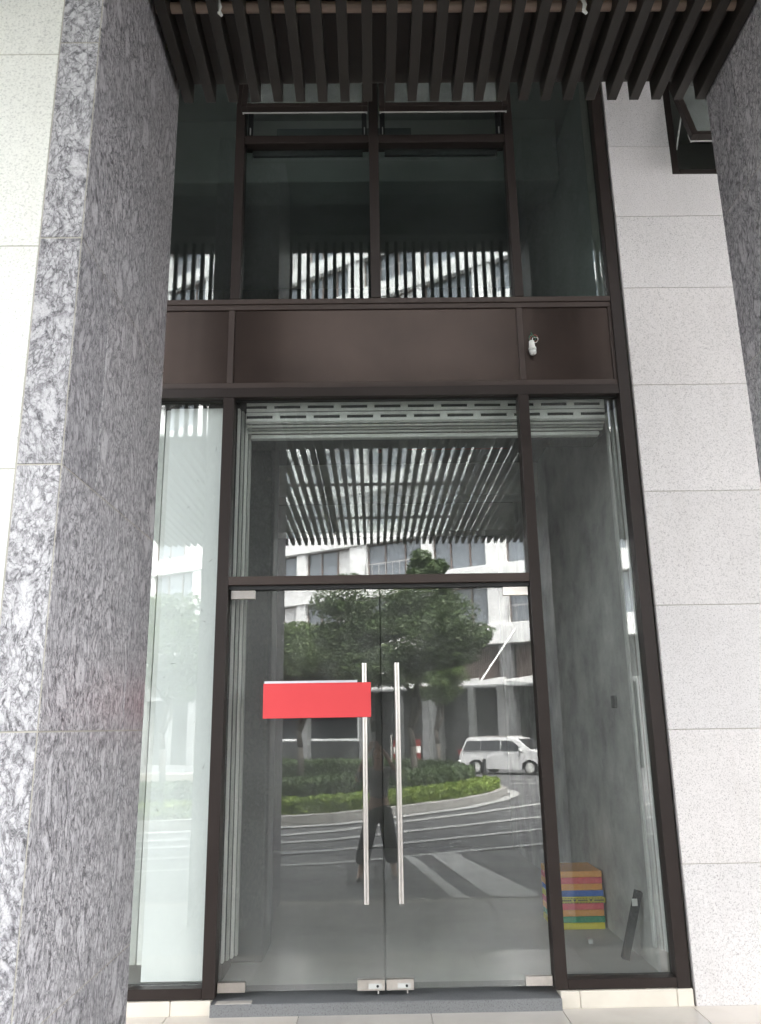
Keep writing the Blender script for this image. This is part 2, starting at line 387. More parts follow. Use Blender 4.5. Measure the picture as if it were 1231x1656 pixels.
# forecourt paving in front of the step, with two paler diagonal bands
pv = MB()
pv.quad((-12, -3.31, gz(3.31)), (12, -3.31, gz(3.31)), (12, -9.7, gz(9.7)), (-12, -6.9, gz(6.9)))
pv = st(pv.build('pavement', 'pave'))
def strip(pts, w, z_off, name, mat, parent):
    m = MB(); L = []
    for i, p in enumerate(pts):
        a = Vector(pts[max(0, i - 1)]); b = Vector(pts[min(len(pts) - 1, i + 1)]); d = (b - a).normalized(); nrm = Vector((-d.y, d.x))
        L.append((Vector(p) + nrm * w / 2, Vector(p) - nrm * w / 2))
    for (a, b), (c, d) in zip(L[:-1], L[1:]):
        m.quad(*[(q.x, -q.y, gz(q.y) + z_off) for q in (a, c, d, b)])
    return m.build(name, mat, parent)
def poly(pts, z_off, name, mat, parent):
    return MB().quad(*[(x, -s_, gz(s_) + z_off) for x, s_ in pts]).build(name, mat, parent)
poly([(.45, 8.08), (.60, 8.15), (1.24, 3.35), (1.04, 3.35)], .006, 'paving_band', 'pave_l', pv)
poly([(.86, 8.32), (1.26, 8.47), (2.15, 3.35), (1.50, 3.35)], .006, 'paving_band', 'pave_l', pv)
strip([(-9, 5.9), (-1.43, 7.29), (-.62, 7.44), (2.81, 9.19), (9, 12.2)], .16, .010, 'paving_band', 'pave_l', pv)
for pts, w in (([(-9, 7.3), (-1.58, 8.62), (-.69, 8.95), (3.26, 11.52), (9, 15.4)], .24),
               ([(-9, 8.6), (-1.74, 10.09), (-.76, 10.45), (3.73, 14.03), (9, 18.5)], .27),
               ([(-9, 9.6), (-1.87, 11.25), (-.82, 11.87), (.7, 13.56), (2.54, 15.43), (4.4, 17.59), (9, 22.5)], .30),
               ([(5.2, 27.4), (6.6, 26.8), (10, 25.0)], .3), ([(5.4, 30.2), (7, 29.6), (11, 27.6)], .3)):
    strip(pts, w, .004, 'road_line', 'line', road)
# traffic island: kerb ring, soil
edge = [(-14, 10.8), (-6, 11.9), (-2.06, 12.85), (-.89, 13.3), (.69, 15.0), (2.27, 16.9), (3.5, 19.2), (4.25, 21.6), (4.3, 23.6), (3.8, 26.2), (2.6, 29.5), (.5, 33), (-4, 37), (-14, 40)]
kb = MB()
nE = len(edge)
ofs = []
for i in range(nE):
    a = Vector(edge[max(0, i - 1)]); b = Vector(edge[min(nE - 1, i + 1)]); d = (b - a).normalized(); ofs.append(Vector((d.y, -d.x)))
def rail(i, w, z): q = Vector(edge[i]) - ofs[i] * w; return (q.x, -q.y, gz(q.y) + z)
prof = [(-.0, -.05), (0, .21), (.16, .22), (.16, .05)]
for i in range(nE - 1):
    for (w0, z0), (w1, z1) in zip(prof[:-1], prof[1:]): kb.quad(rail(i, w0, z0), rail(i + 1, w0, z0), rail(i + 1, w1, z1), rail(i, w1, z1))
st(kb.build('island_kerb', 'kerb'))
sb_ = MB(); ids = [(x, s_) for x, s_ in edge]
cxs = Vector((-7, 25))
inn = [rail(i, .15, .12) for i in range(nE)]
for i in range(nE - 1): sb_.quad(inn[i], inn[i + 1], (-7, -25, gz(25) + .12), (-7, -25, gz(25) + .12))
sb_.f = [(f[0], f[1], f[2]) for f in sb_.f]
st(sb_.build('island_soil', 'soil'))
strip([(-9, 11.0), (-6, 11.6), (-2.06, 12.62), (-.8, 13.1), (.78, 14.8), (2.4, 16.7), (3.68, 19.1), (4.5, 21.5), (4.6, 23.6), (4.1, 26.2)], .34, .012, 'gutter_line', 'line', road)

# ------------------------------------------------------------------ the storefront
sf = thing('storefront', 'glazed bronze-framed shopfront with glass double doors and brown fascia', 'storefront', (0, 0, 0))
br = 'bronze'
# lower storey frame
YF, YB = -.030, .090
for n_, x0, x1, z0, z1 in (('mullion', -1.074, -.995, .121, 4.083), ('mullion', 1.102, 1.179, .136, 4.083), ('mullion', 1.857, 1.941, .0, 8.2), ('mullion', -2.28, -2.20, 0, 8.2)):
    B(n_, br, sf, x0, x1, YF, YB, z0, z1, .003)
B('head_frame', br, sf, -2.199, 1.856, YF + .004, YB, 4.084, 4.160, .003)
B('transom', 'bronze_l', sf, -.994, 1.101, YF + .002, YB, 2.684, 2.745, .003)
B('header_shadow', 'black', sf, -.994, 1.101, .004, .085, 2.656, 2.683)  # black strip standing in for the shadow beneath the transom
B('sill_frame', br, sf, -2.199, -1.075, YF + .003, YB, .121, .184, .003)
B('sill_frame', br, sf, 1.180, 1.856, YF + .003, YB, .136, .193, .003)
# upper storey frame
for x0, x1 in ((-1.052, -.978), (.024, .100), (1.125, 1.194)):
    B('mullion', br, sf, x0, x1, YF, YB, 4.89, 8.2, .003)
B('sill_frame', 'bronze_l', sf, -2.199, 1.856, YF + .004, YB, 4.846, 4.889, .003)
for x0, x1 in ((-.977, .023), (.101, 1.124)):
    B('vent_rail', br, sf, x0, x1, YF + .003, YB, 6.285, 6.360, .003)
    B('top_frame', br, sf, x0, x1, YF + .003, YB, 7.26, 7.33, .003)
# fascia
for x0, x1 in ((-2.199, -1.058), (-1.012, 1.130), (1.176, 1.834)):
    B('fascia_panel', 'panel', sf, x0, x1, .0, .03, 4.205, 4.803)
B('fascia_trim', 'bronze_l', sf, -2.199, 1.878, -.014, .03, 4.163, 4.204, .002)
B('fascia_trim', 'bronze_l', sf, -2.199, 1.878, -.014, .03, 4.804, 4.845, .002)
for xc in (-1.035, 1.153, 1.856):
    B('fascia_trim', 'bronze_l', sf, xc - .022, xc + .022, -.013, .03, 4.205, 4.803, .002)
B('fascia_backing', 'void', sf, -2.19, 1.85, .035, .10, 4.10, 4.88)
# glass
GP = lambda mat, x0, x1, z0, z1, y=.045: B('glass_pane', mat, sf, x0, x1, y, y + .010, z0, z1)
GP('glass', -2.199, -1.075, .185, 4.083)
GP('glass', 1.180, 1.856, .194, 4.083)
GP('glass', -.994, 1.101, 2.746, 4.083)
GP('glass_up', -2.199, -1.053, 4.89, 8.1)
GP('glass_up', -.977, .023, 4.89, 6.284)
GP('glass_up', .101, 1.124, 4.89, 6.284)
GP('glass_up', 1.195, 1.856, 4.89, 8.1)
GP('glass_up', -.977, .023, 7.331, 8.1)
GP('glass_up', .101, 1.124, 7.331, 8.1)
# thin bright gaskets along the glass edges
for x0, x1, z in ((-.994, 1.101, 4.076), (1.18, 1.856, 4.076), (-2.199, -1.075, 4.076)):
    B('gasket', 'black', sf, x0, x1, .028, .044, z, z + .006)
# opened top-hung vents
def vent(x0, x1, z0, z1, ang, parent, fw=.045, gm='glass_vent'):
    """sash hinged at z1 on plane y=0, opened outwards by ang"""
    p = bpy.data.objects.new('vent_sash', None); COL.objects.link(p); p.parent = parent; p.location = Vector((0, -.012, z1)) - world_loc(parent)
    p.rotation_euler = (-R(ang), 0, 0)
    h = z1 - z0
    def bb(n, m_, *a, ch=.002):
        o = MB().box(*a, ch).build(n, m_); o.parent = p; return o
    bb('sash_stile', br, x0, x0 + fw, -.03, .02, -h, 0); bb('sash_stile', br, x1 - fw, x1, -.03, .02, -h, 0)
    bb('sash_rail', br, x0 + fw, x1 - fw, -.029, .02, -h, -h + fw); bb('sash_rail', br, x0 + fw, x1 - fw, -.029, .02, -fw, 0)
    bb('pane', gm, x0 + fw, x1 - fw, -.01, -.003, -h + fw, -fw, ch=0)
    bb('lock_bar', 'greywhite', x0 + .012, x1 - .012, .022, .034, -h + .002, -h + .018)
    for k in range(4): bb('lock_keeper', 'black', x0 + .45 + k * .03, x0 + .462 + k * .03, .0345, .037, -h + .005, -h + .014, ch=0)
    for x, dx in ((x0 + .006, .010), (x1 - .016, .010)):
        m = MB(); m.box(x, x + dx, .021, .036, -h - .002, -h + .10)
        o = m.build('stay_arm', 'greywhite'); o.parent = p
    return p
for x0, x1 in ((-.972, .018), (.106, 1.119)):
    vent(x0, x1, 6.37, 7.255, 16, sf)
    for x in (x0 + .01, x1 - .05):
        B('vent_track', 'black', sf, x, x + .04, .02, .05, 6.362, 6.62)
        B('friction_stay', 'greywhite', sf, x + .017, x + .025, .005, .019, 6.40, 6.46)
# doors
def door(x0, x1, hx, side):
    d = bpy.data.objects.new('glass_door', None); COL.objects.link(d); d.parent = sf; d.location = (x0, .03, .145)
    B('door_glass', 'glass_door', d, x0, x1, .030, .042, .146, 2.652)
    h = MB()
    h.tube((hx, -.040, .644), (hx, -.040, 2.137), .0165, n=20)
    h.tube((hx, .112, .644), (hx, .112, 2.137), .0165, n=20)
    for z in (.86, 1.92): h.tube((hx, -.040, z), (hx, .112, z), .010, n=12)
    h.build('pull_handle', 'steel', d)
    def patch(a, b, z0, z1, lock=False):
        B('patch_fitting', 'steel', d, a, b, .016, .056, z0, z1, .002)
        if lock:
            B('lock_plate', 'greywhite', d, a + .07, b - .02, .0135, .0155, z0 + .012, z0 + .040, .0006)
            MB().tube((b - .045, .010, z0 + .026), (b - .045, .0134, z0 + .026), .008, n=14).build('key_cylinder', 'black', d)
            MB().tube((a + .13, .03, z0 - .02), (a + .13, .03, z0), .005).build('bolt', 'steel', d)
    if side < 0:
        patch(x0 + .004, x0 + .172, 2.594, 2.654); patch(x0 - .004, x0 + .168, .143, .201); patch(x1 - .173, x1 - .002, .140, .203, True)
    else:
        patch(x1 - .176, x1 - .002, 2.594, 2.654); patch(x1 - .166, x1 + .002, .148, .205); patch(x0 + .002, x0 + .173, .140, .203, True)
    return d
door(-.984, .053, -.057, -1)
door(.059, 1.094, .163, 1)
# threshold, plinths
B('threshold', 'threshold', sf, -1.012, 1.126, -.085, .30, .0, .108, .004)
B('threshold_patch', 'tile2', sf, -.98, -.76, -.080, -.022, .1085, .112, .001)
for a, b in ((-2.2, -1.262), (-1.259, -1.014)):
    B('plinth_block', 'plinth', sf, a, b, -.042, .1, .001, .118, .004)
for a, b in ((1.128, 1.245), (1.248, 1.842), (1.845, 1.944)):
    B('plinth_block', 'plinth', sf, a, b, -.044, .1, .001, .133, .004)
# ground floor room
B('room_floor', 'concrete_f', sf, -2.6, 2.02, .301, 7.0, -.02, .012)
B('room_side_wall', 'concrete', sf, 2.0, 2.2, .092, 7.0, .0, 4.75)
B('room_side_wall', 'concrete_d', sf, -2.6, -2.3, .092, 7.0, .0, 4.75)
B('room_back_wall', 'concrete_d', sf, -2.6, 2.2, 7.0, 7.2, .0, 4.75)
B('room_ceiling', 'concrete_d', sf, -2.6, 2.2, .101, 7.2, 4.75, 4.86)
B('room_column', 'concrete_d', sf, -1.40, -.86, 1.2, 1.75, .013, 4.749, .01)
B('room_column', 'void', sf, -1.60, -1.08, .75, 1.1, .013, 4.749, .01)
for y in (3.6, 5.4): B('ceiling_beam', 'concrete', sf, -2.29, 1.995, y, y + .35, 4.35, 4.749, .01)
MB().path([(-1.0, 2.5, 4.58), (.25, 2.5, 4.58), (.25, 2.5, 4.70), (.40, 2.5, 4.70), (.40, 2.5, 4.57), (1.45, 2.5, 4.57), (1.45, 2.5, 4.70)], .032, 12).build('sprinkler_pipe', 'redpipe', sf)
MB().path([(.10, 2.6, 4.745), (.10, 2.6, 4.55)], .025, 10).build('sprinkler_pipe', 'redpipe', sf)
MB().path([(.55, 2.5, 4.745), (.55, 2.5, 4.55), (.57, 2.5, 4.50)], .006, 6).build('hanging_cable', 'white', sf)
B('wall_socket', 'concrete_d', sf, 1.975, 1.999, 1.20, 1.30, 1.84, 1.94, .005)
# board closing the left bay
B('white_board', 'board', sf, -1.485, -1.04, .100, .115, .19, 4.05, .002)
for k in range(14):
    x = random.uniform(-1.45, -1.08); z = random.uniform(.5, 3.9); a = random.uniform(0, 3.1); L_ = random.uniform(.01, .045)
    MB().tube((x, .0992, z), (x + L_ * math.cos(a), .0992, z + L_ * math.sin(a)), .0016, .0008, 5).build('scuff_mark', 'bgrey', sf)
# roller shutter behind the glass
rs = thing('roller_shutter', 'raised grey roller shutter with slotted bottom slats behind the transom glass', 'roller shutter', (0, .2, 4.0))
for z0, z1, off in ((4.040, 4.112, -.10), (3.960, 4.032, -.055)):
    m = MB(); w = .2535; x0 = -.93; n = 12
    m.box(x0, x0 + 2.72, .150, .162, z0, z0 + .023); m.box(x0, x0 + 2.72, .150, .162, z1 - .023, z1)
    for k in range(n + 1):
        a = max(x0, x0 + k * w + off); b = min(x0 + 2.72, x0 + k * w + off + .055)
        if b > a: m.box(a, b, .1502, .1618, z0 + .0231, z1 - .0231)
    m.build('slotted_slat', 'alu', rs)
    B('slat_lining', 'void', rs, x0, x0 + 2.72, .175, .18, z0, z1)
for k in range(4): B('slat', 'alu' if k % 2 else 'rail', rs, -.93, 1.79, .150 + .03 * k, .176 + .03 * k, 3.944 - .014 * k, 3.957 - .014 * k, .003)
B('bottom_bar', 'alu', rs, -.91, 1.77, .27, .33, 3.868, 3.900, .006)
B('shutter_box', 'concrete_d', rs, -.95, 1.82, .34, .65, 3.90, 4.2, .004)
for xs_, sgn in (((-.992, -.970, -.950, -.931), 1), ((1.84, 1.862, 1.882, 1.902), -1)):
    for i, x in enumerate(xs_):
        y = .13 + .055 * (i if sgn > 0 else 3 - i)
        m = MB(); m.box(x, x + .017, y, y + .05, .28, 4.06, .003); m.build('guide_rail', 'rail' if i % 2 else 'alu', rs)
B('guide_rail', 'rail', rs, -1.58, -1.53, .13, .22, .28, 4.05, .003); B('guide_rail', 'alu', rs, -1.525, -1.49, .13, .20, .28, 4.05, .003)
# upper room
B('upper_floor', 'concrete_d', sf, -3.0, 4.0, .101, 6.0, 4.861, 4.885)
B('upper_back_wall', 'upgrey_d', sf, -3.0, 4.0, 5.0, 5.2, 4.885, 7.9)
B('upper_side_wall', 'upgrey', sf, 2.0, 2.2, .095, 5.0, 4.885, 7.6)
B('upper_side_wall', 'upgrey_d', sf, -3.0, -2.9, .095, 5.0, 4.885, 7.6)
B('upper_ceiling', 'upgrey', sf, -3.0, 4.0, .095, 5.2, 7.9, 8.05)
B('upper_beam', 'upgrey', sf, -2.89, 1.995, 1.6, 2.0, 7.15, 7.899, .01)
MB().path([(-.85, .95, 7.05), (.4, .95, 7.05), (1.0, .95, 7.06)], .028, 10).build('sprinkler_pipe', 'redpipe', sf)
B('cable_tray', 'upgrey_d', sf, -.82, .42, .75, .90, 7.0, 7.08, .004)
for x0, x1 in ((-.977, .023), (.101, 1.124)):
    B('window_restrictor', 'black', sf, x0 + .05, x1 - .05, .06, .085, 6.235, 6.284)

# ------------------------------------------------------------------ stone pier with small window
pr = thing('stone_pier', 'pale speckled stone pier right of the shopfront with a small open window', 'pier', (2.6, 0, 0))
PX0, PX1, PY = 1.958, 3.40, -.045
zz = [.072, .846, 1.674, 2.502, 3.320, 4.141, 4.943, 5.571]
gp = .0035
B('pier_core', 'grout', pr, PX0 + .004, PX1 - .004, PY + .006, .6, 0, 5.94)
B('pier_core', 'grout', pr, PX0 + .004, 2.44, PY + .006, .6, 5.94, 8.2)
B('stone_panel', 'stone', pr, PX0, PX1, PY, .0, .001, zz[1] - gp, .002)
for a, b in zip(zz[1:-1], zz[2:]): B('stone_panel', 'stone', pr, PX0, PX1, PY, .0, a, b - gp, .002)
m = MB(); m.box(PX0, 2.4465, PY, 0, 5.571, 6.214 - gp); m.box(2.4465, PX1, PY, 0, 5.571, 5.952); m.build('stone_panel', 'stone', pr)
B('stone_panel', 'stone', pr, PX0, 2.4465, PY, .0, 6.214, 6.86 - gp, .002)
B('stone_panel', 'stone', pr, PX0, 2.4465, PY, .0, 6.86, 7.6, .002)
B('stone_panel', 'stone', pr, 2.449, PX1, PY, .0, 6.95, 7.6, .002)
for a, b, c, d in ((2.449, 2.505, 5.956, 6.945), (3.34, 3.395, 5.956, 6.945), (2.506, 3.339, 5.956, 6.00), (2.506, 3.339, 6.90, 6.945)):
    B('window_frame', br, pr, a, b, -.043, .07, c, d, .003)
B('window_reveal', 'upgrey', pr, 2.45, 3.4, .9, .95, 5.9, 7.2)
B('window_reveal', 'upgrey', pr, 2.45, 3.4, .08, .9, 7.0, 7.05)
vs = vent(2.508, 3.337, 6.02, 6.895, 20, pr, .05, 'glass_vent')
MB().tube((2.515, -.02, 6.20), (2.525, -.19, 6.45), .006).build('stay_arm', 'greywhite', pr)
# ------------------------------------------------------------------ walls on either side of the bay
wl_ = thing('stone_wall', 'pale stone wall continuing to the right behind the granite column', 'wall', (6, 0, 0))
B('stone_face', 'stone', wl_, 3.405, 14, -.03, .5, 0, 8.2)
wl_ = thing('stone_wall', 'pale stone wall continuing to the left behind the granite column', 'wall', (-6, 0, 0))
B('stone_face', 'stone', wl_, -14, -2.285, -.03, .5, 0, 8.2)
# building mass above the arcade
tw = thing('tower_overhang', 'dark soffit and tower above the arcade', 'building', (0, 0, 8.2))
B('soffit', 'ceil', tw, -16, 16, -3.55, 9, 8.2, 8.5)
B('tower_wall', 'bgrey', tw, -16, 16, -3.6, 9, 8.5, 24)
B('lintel_beam', 'ceil', tw, -16, 16, -3.55, -3.15, 7.62, 8.199)
B('rear_wall', 'bgrey', tw, -16, 16, 7.3, 9, -.5, 8.2)
B('added_end_wall', 'bgrey', tw, -16, -14.01, -3.2, 7.3, -.5, 8.2); B('added_end_wall', 'bgrey', tw, 14.01, 16, -3.2, 7.3, -.5, 8.2)  # unseen end walls, added to stop light entering the arcade from the sides

# ------------------------------------------------------------------ granite columns
def column(x0, x1, name_label):
    c = thing('granite_column', name_label, 'column', ((x0 + x1) / 2, -2.65, 0), 'granite columns of the arcade')
    y0, y1 = -3.194, -2.106; T = .02; e = .005
    B('column_core', 'grout', c, x0 + .0025, x1 - .0025, y0 + .0025, y1 - .0025, -.1, 8.2)
    zs = [0.0, .12, .92, 1.724, 2.527, 3.327, 4.127, 4.927, 5.727, 6.527, 7.327, 8.19]
    zp = [0.0, .16, .945, 1.73, 2.513, 3.296, 4.076, 4.86, 5.64, 6.42, 7.2, 8.19]
    for k, (a, b) in enumerate(zip(zs[:-1], zs[1:])):
        b2 = b - .005
        for p, q in ((x0, x0 + .145), (x1 - .145, x1)):
            B('granite_slab', 'granite_f', c, p + e, q - e, y0, y0 + T, a, b2, .0012)
        yj = -2.88 if k == 4 else -2.39
        for xx in (x0, x1):
            a0, a1 = (xx, xx + T) if xx == x0 else (xx - T, xx)
            B('granite_slab', 'granite_l', c, a0, a1, y0 + e, yj - .004, a, b2, .0012)
            B('granite_slab', 'granite_l', c, a0, a1, yj, y1 - e, a, b2, .0012)
        B('granite_slab', 'granite_f', c, x0 + e, x1 - e, y1 - T, y1, a, b2, .0012)
    for a, b in zip(zp[:-1], zp[1:]):
        B('stone_panel', 'stone_col', c, x0 + .145, x1 - .145, y0 + .001, y0 + T, a, b - gp, .0012)
    return c
column(-1.656, -.956, 'dark swirled granite column with pale stone front, left of the doors')
column(1.760, 2.460, 'dark granite column at the right edge, in front of the stone pier')

# ------------------------------------------------------------------ canopy with fins
cn = thing('entrance_canopy', 'dark brown finned canopy hanging between the granite columns above the doors', 'canopy', (.4, -3, 4.83))
ZF = 4.826; FH = .11; FW = .048
sp = .1145
fin_in = MB().box(-FW / 2, FW / 2, -1.09, 0, 0, FH, .002).mesh('canopy_fin'); fin_in.materials.append(M['fin'])
fin_out = MB().box(-FW / 2, FW / 2, -5.05, 0, 0, FH, .002).mesh('canopy_fin'); fin_out.materials.append(M['fin'])
def linst(me, name, parent, loc):
    o = bpy.data.objects.new(name, me); COL.objects.link(o); o.parent = parent; o.location = Vector(loc) - world_loc(parent); return o
x = -.905
while x < 1.75:
    linst(fin_in, 'canopy_fin', cn, (x, -2.108, ZF)); x += sp
x = -.905 - sp * 24
while x < 4.6:
    linst(fin_out, 'canopy_fin', cn, (x, -3.22, ZF)); x += sp
B('soffit_deck', 'deck', cn, -.953, 1.757, -3.2, -2.108, ZF + FH + .002, ZF + FH + .08, .003)
B('soffit_deck', 'deck', cn, -3.7, 4.6, -3.49, -3.201, ZF + FH + .002, ZF + FH + .08, .003)
MB().tube((-.95, -2.60, ZF + FH - .028), (1.75, -2.60, ZF + FH - .028), .024, n=16).build('tan_tube', 'pipe_tan', cn)
for y in (-5.04, -6.89): B('purlin', 'fin', cn, -3.7, 4.6, y - .010, y + .010, ZF + FH + .003, ZF + FH + .045, .002)
for x in (-.62, 1.42): B('main_beam', 'fin', cn, x - .035, x + .035, -8.2, -3.25, ZF + FH + .0605, ZF + FH + .20, .004)
xg = -3.7
for k in range(6):
    for y0, y1 in ((-5.03, -3.5), (-6.88, -5.05), (-8.75, -6.90)):
        B('roof_glass', 'glass_roof', cn, xg, xg + 1.37, y0 - .004, y1 + .004, ZF + FH + .215, ZF + FH + .227)
    for y in (-5.04, -6.89, -8.3):
        MB().tube((xg + .1, y, ZF + FH + .19), (xg + .1, y, ZF + FH + .24), .022, n=10).build('glass_bracket', 'steel', cn)
    xg += 1.383
# vertical slat screen above the canopy, between the columns
ls = thing('slat_screen', 'tall dark vertical slat screen above the canopy, seen mirrored in the upper windows', 'screen', (.4, -3.3, 5.05))
slat = MB().box(-.022, .022, -.03, .03, 0, 2.62, .002).mesh('slat'); slat.materials.append(M['fin'])
x = -3.6
while x < 4.5:
    linst(slat, 'slat', ls, (x, -3.33, 5.03)); x += .11
B('screen_rail', 'fin', ls, -3.7, 4.6, -3.36, -3.30, 5.02, 5.029)
# shreds of white cloth caught on the fins
for i, (x, lab) in enumerate(((-.655, 'small white shred caught on the canopy fins at the left'), (.985, 'small white shred caught on the canopy fins at the right'))):
    m = MB(); z = ZF - .002
    pts = [(x, -2.66, z + .06), (x + .010, -2.66, z + .03), (x + .004, -2.65, z + .006), (x + .016, -2.65, z - .012)]
    for (a, b) in zip(pts[:-1], pts[1:]): m.tube(a, b, .010, .007, 6)
    tag(m.build('white_shred', 'white'), lab, 'cloth shred', 'white shreds on the canopy')

# ------------------------------------------------------------------ small things on the front
w = thing('loose_cable', 'coiled loose wires with a white connector hanging on the right fascia panel', 'cable', (1.247, -.02, 4.53))
def coil(r, n, col, dx, dz, ph):
    pts = [(1.247 + dx + r * math.cos(t * 2 * math.pi / 12 + ph), -.022 - .012 * math.sin(t * .9), 4.535 + dz + r * .9 * math.sin(t * 2 * math.pi / 12 + ph)) for t in range(n)]
    MB().path(pts, .0028, 6).build('wire', col, w)
coil(.030, 14, 'wire_r', .005, 0, .3); coil(.026, 13, 'wire_g', -.008, .004, 1.4); coil(.022, 12, 'white', .010, -.008, 2.2)
MB().path([(1.235, .0, 4.60), (1.238, -.02, 4.575), (1.25, -.03, 4.545)], .003, 6).build('wire', 'wire_g', w)
m = MB(); m.tube((1.228, -.03, 4.51), (1.230, -.034, 4.452), .020, .024, 14); m.tube((1.230, -.034, 4.452), (1.231, -.036, 4.438), .029, .029, 14)
m.build('connector', 'white', w, True)
m = MB(); m.tube((1.231, -.036, 4.4375), (1.233, -.038, 4.405), .027, .024, 14); m.tube((1.233, -.038, 4.405), (1.234, -.039, 4.395), .024, .012, 14)
m.build('connector_cap', 'greywhite', w, True)
m = MB().box(-.736, -.106, .0265, .0285, 1.804, 2.030)
tag(m.build('paper_notice', 'paper'), 'white paper notice taped to the left glass door behind the red sign', 'notice')
m = MB().box(-.730, -.014, -.066, -.0605, 1.784, 2.010, .001)
tag(m.build('red_mask', 'red'), 'plain red rectangular sign added across the left door handle', 'mask')  # flat red covering block, added; not a fitting of the door
# mats
order = ['yellow', 'green', 'orange', 'pink', 'yellow', 'blue', 'orange', 'pink', 'orange']
posw = ['bottom yellow', 'dark green', 'orange', 'pink', 'yellow taped', 'blue', 'orange', 'red pink', 'orange top']
labs = ['yellow foam mat at the bottom of the stack in the shop', 'green foam mat second from the bottom of the stack', 'orange foam mat lying on the green mat', 'pink foam mat below the yellow warning tape', 'yellow foam mat wrapped in warning tape mid-stack', 'blue foam mat above the yellow warning tape', 'orange foam mat lying directly on the blue mat', 'reddish pink foam mat just under the top mat', 'orange foam mat on top of the coloured stack']
for k, (c, lab) in enumerate(zip(order, labs)):
    z = .013 + .0515 * k; j = random.uniform(-.006, .006)
    m = MB().box(1.535 + j, 1.975 + j, 2.03 + j, 2.50 + j, z, z + .050, .005)
    tag(m.build('foam_mat', 'mat_' + c), lab, 'foam mat', 'stack of coloured foam mats')
t_ = thing('warning_tape', 'yellow warning tape with black marks round the mat stack', 'tape', (1.66, 2.015, .24))
B('tape_band', 'tape', t_, 1.525, 1.985, 2.018, 2.021, .222, .264)
for k in range(17): B('tape_mark', 'black', t_, 1.530 + k * .026, 1.543 + k * .026, 2.0172, 2.0178, .2585, .2635); B('tape_mark', 'black', t_, 1.530 + k * .026, 1.543 + k * .026, 2.0172, 2.0178, .2225, .2275)
for k in range(3):
    x = 1.58 + k * .14; m = MB(); m.v += [(x - .014, 2.0172, .252), (x + .014, 2.0172, .252), (x, 2.0172, .232)]; m.f.append((0, 1, 2)); m.build('tape_mark', 'black', t_)
    for q in range(5): B('tape_mark', 'black', t_, x + .03 + q * .017, x + .042 + q * .017, 2.0172, 2.0178, .237, .249)
# black profile leaning against the wall
bl = thing('black_metal_profile', 'short black metal profile leaning on the concrete wall beside the right pane', 'metal profile', (1.85, 1.0, .013))
d = Vector((.125, -.06, .47)); p0 = Vector((1.845, 1.05, .03))
m = MB(); m.tube(p0, p0 + d, .036, .036, 4); m.build('profile', 'void', bl)
m = MB(); q = p0 + d * .84; m.box(q.x - .045, q.x - .005, q.y - .047, q.y - .044, q.z - .02, q.z + .03); m.build('paper_tag', 'white', bl)
tag(MB().box(1.70, 1.74, 1.55, 1.58, .0125, .05, .006).build('crumpled_paper', 'greywhite'), 'crumpled paper scrap on the shop floor by the wall', 'paper scrap')

# ------------------------------------------------------------------ things across the forecourt (seen in the glass)
def leaf_blob(mb, cx, cy, cz, rx, ry, rz, n, size, shell=.55):
    for _ in range(n):
        while True:
            p = Vector((random.uniform(-1, 1), random.uniform(-1, 1), random.uniform(-1, 1)))
            l_ = p.length
            if shell < l_ <= 1 or (l_ < shell and random.random() < .25): break
        q = Vector((cx + p.x * rx, cy + p.y * ry, cz + p.z * rz)); s_ = size * random.uniform(.6, 1.3)
        a = Vector((random.gauss(0, 1), random.gauss(0, 1), random.gauss(0, .6))).normalized(); b = a.cross(Vector((random.gauss(0, 1), random.gauss(0, 1), random.gauss(0, 1)))).normalized()
        mb.quad(tuple(q - a * s_), tuple(q + b * s_ * .38), tuple(q + a * s_), tuple(q - b * s_ * .38))
def tree(label, X, s_, h, clumps, trunk_r, group, forks, lm='leaf'):
    gz_ = gz(s_) + .1
    t = thing('street_tree', label, 'tree', (X, -s_, gz_), group)
    m = MB()
    for pts in forks:
        n = len(pts)
        for i in range(n - 1):
            r0 = pts[i][3]; r1 = pts[i + 1][3]
            m.tube((X + pts[i][0], -s_ + pts[i][1], gz_ + pts[i][2]), (X + pts[i + 1][0], -s_ + pts[i + 1][1], gz_ + pts[i + 1][2]), r0, r1, 9)
    m.build('trunk', 'bark', t, True)
    lv = MB()
    for (cx, cy, cz, rx, ry, rz, n) in clumps: 
        # sub-clumps give an uneven outline with gaps
        k = max(8, n // 300)
        for _ in range(k):
            while True:
                p = Vector((random.uniform(-1, 1), random.uniform(-1, 1), random.uniform(-1, 1)))
                if p.length <= 1: break
            f = random.uniform(.22, .40)
            leaf_blob(lv, X + cx + p.x * rx * .85, -s_ + cy + p.y * ry * .85, gz_ + cz + p.z * rz * .85, rx * f * 1.25, ry * f * 1.25, rz * f * 1.05, int(n * 1.7) // k, .085, .2)
    cr = lv.build('crown', lm, t, raw=True)
    return t
fk = [[(0, 0, 0, .13), (-.05, 0, 1.4, .11), (-.12, .0, 2.0, .10), (.05, 0, 3.0, .075), (.2, .1, 4.2, .05), (.1, 0, 6.0, .02)],
      [(-.10, 0, 1.9, .08), (.22, .1, 2.6, .065), (.15, .1, 3.4, .05), (.9, .2, 5.0, .02)],
      [(.05, 0, 3.0, .06), (-.8, 0, 4.1, .04), (-1.8, 0, 5.0, .015)], [(.2, .1, 4.0, .05), (1.2, 0, 5.2, .02)]]
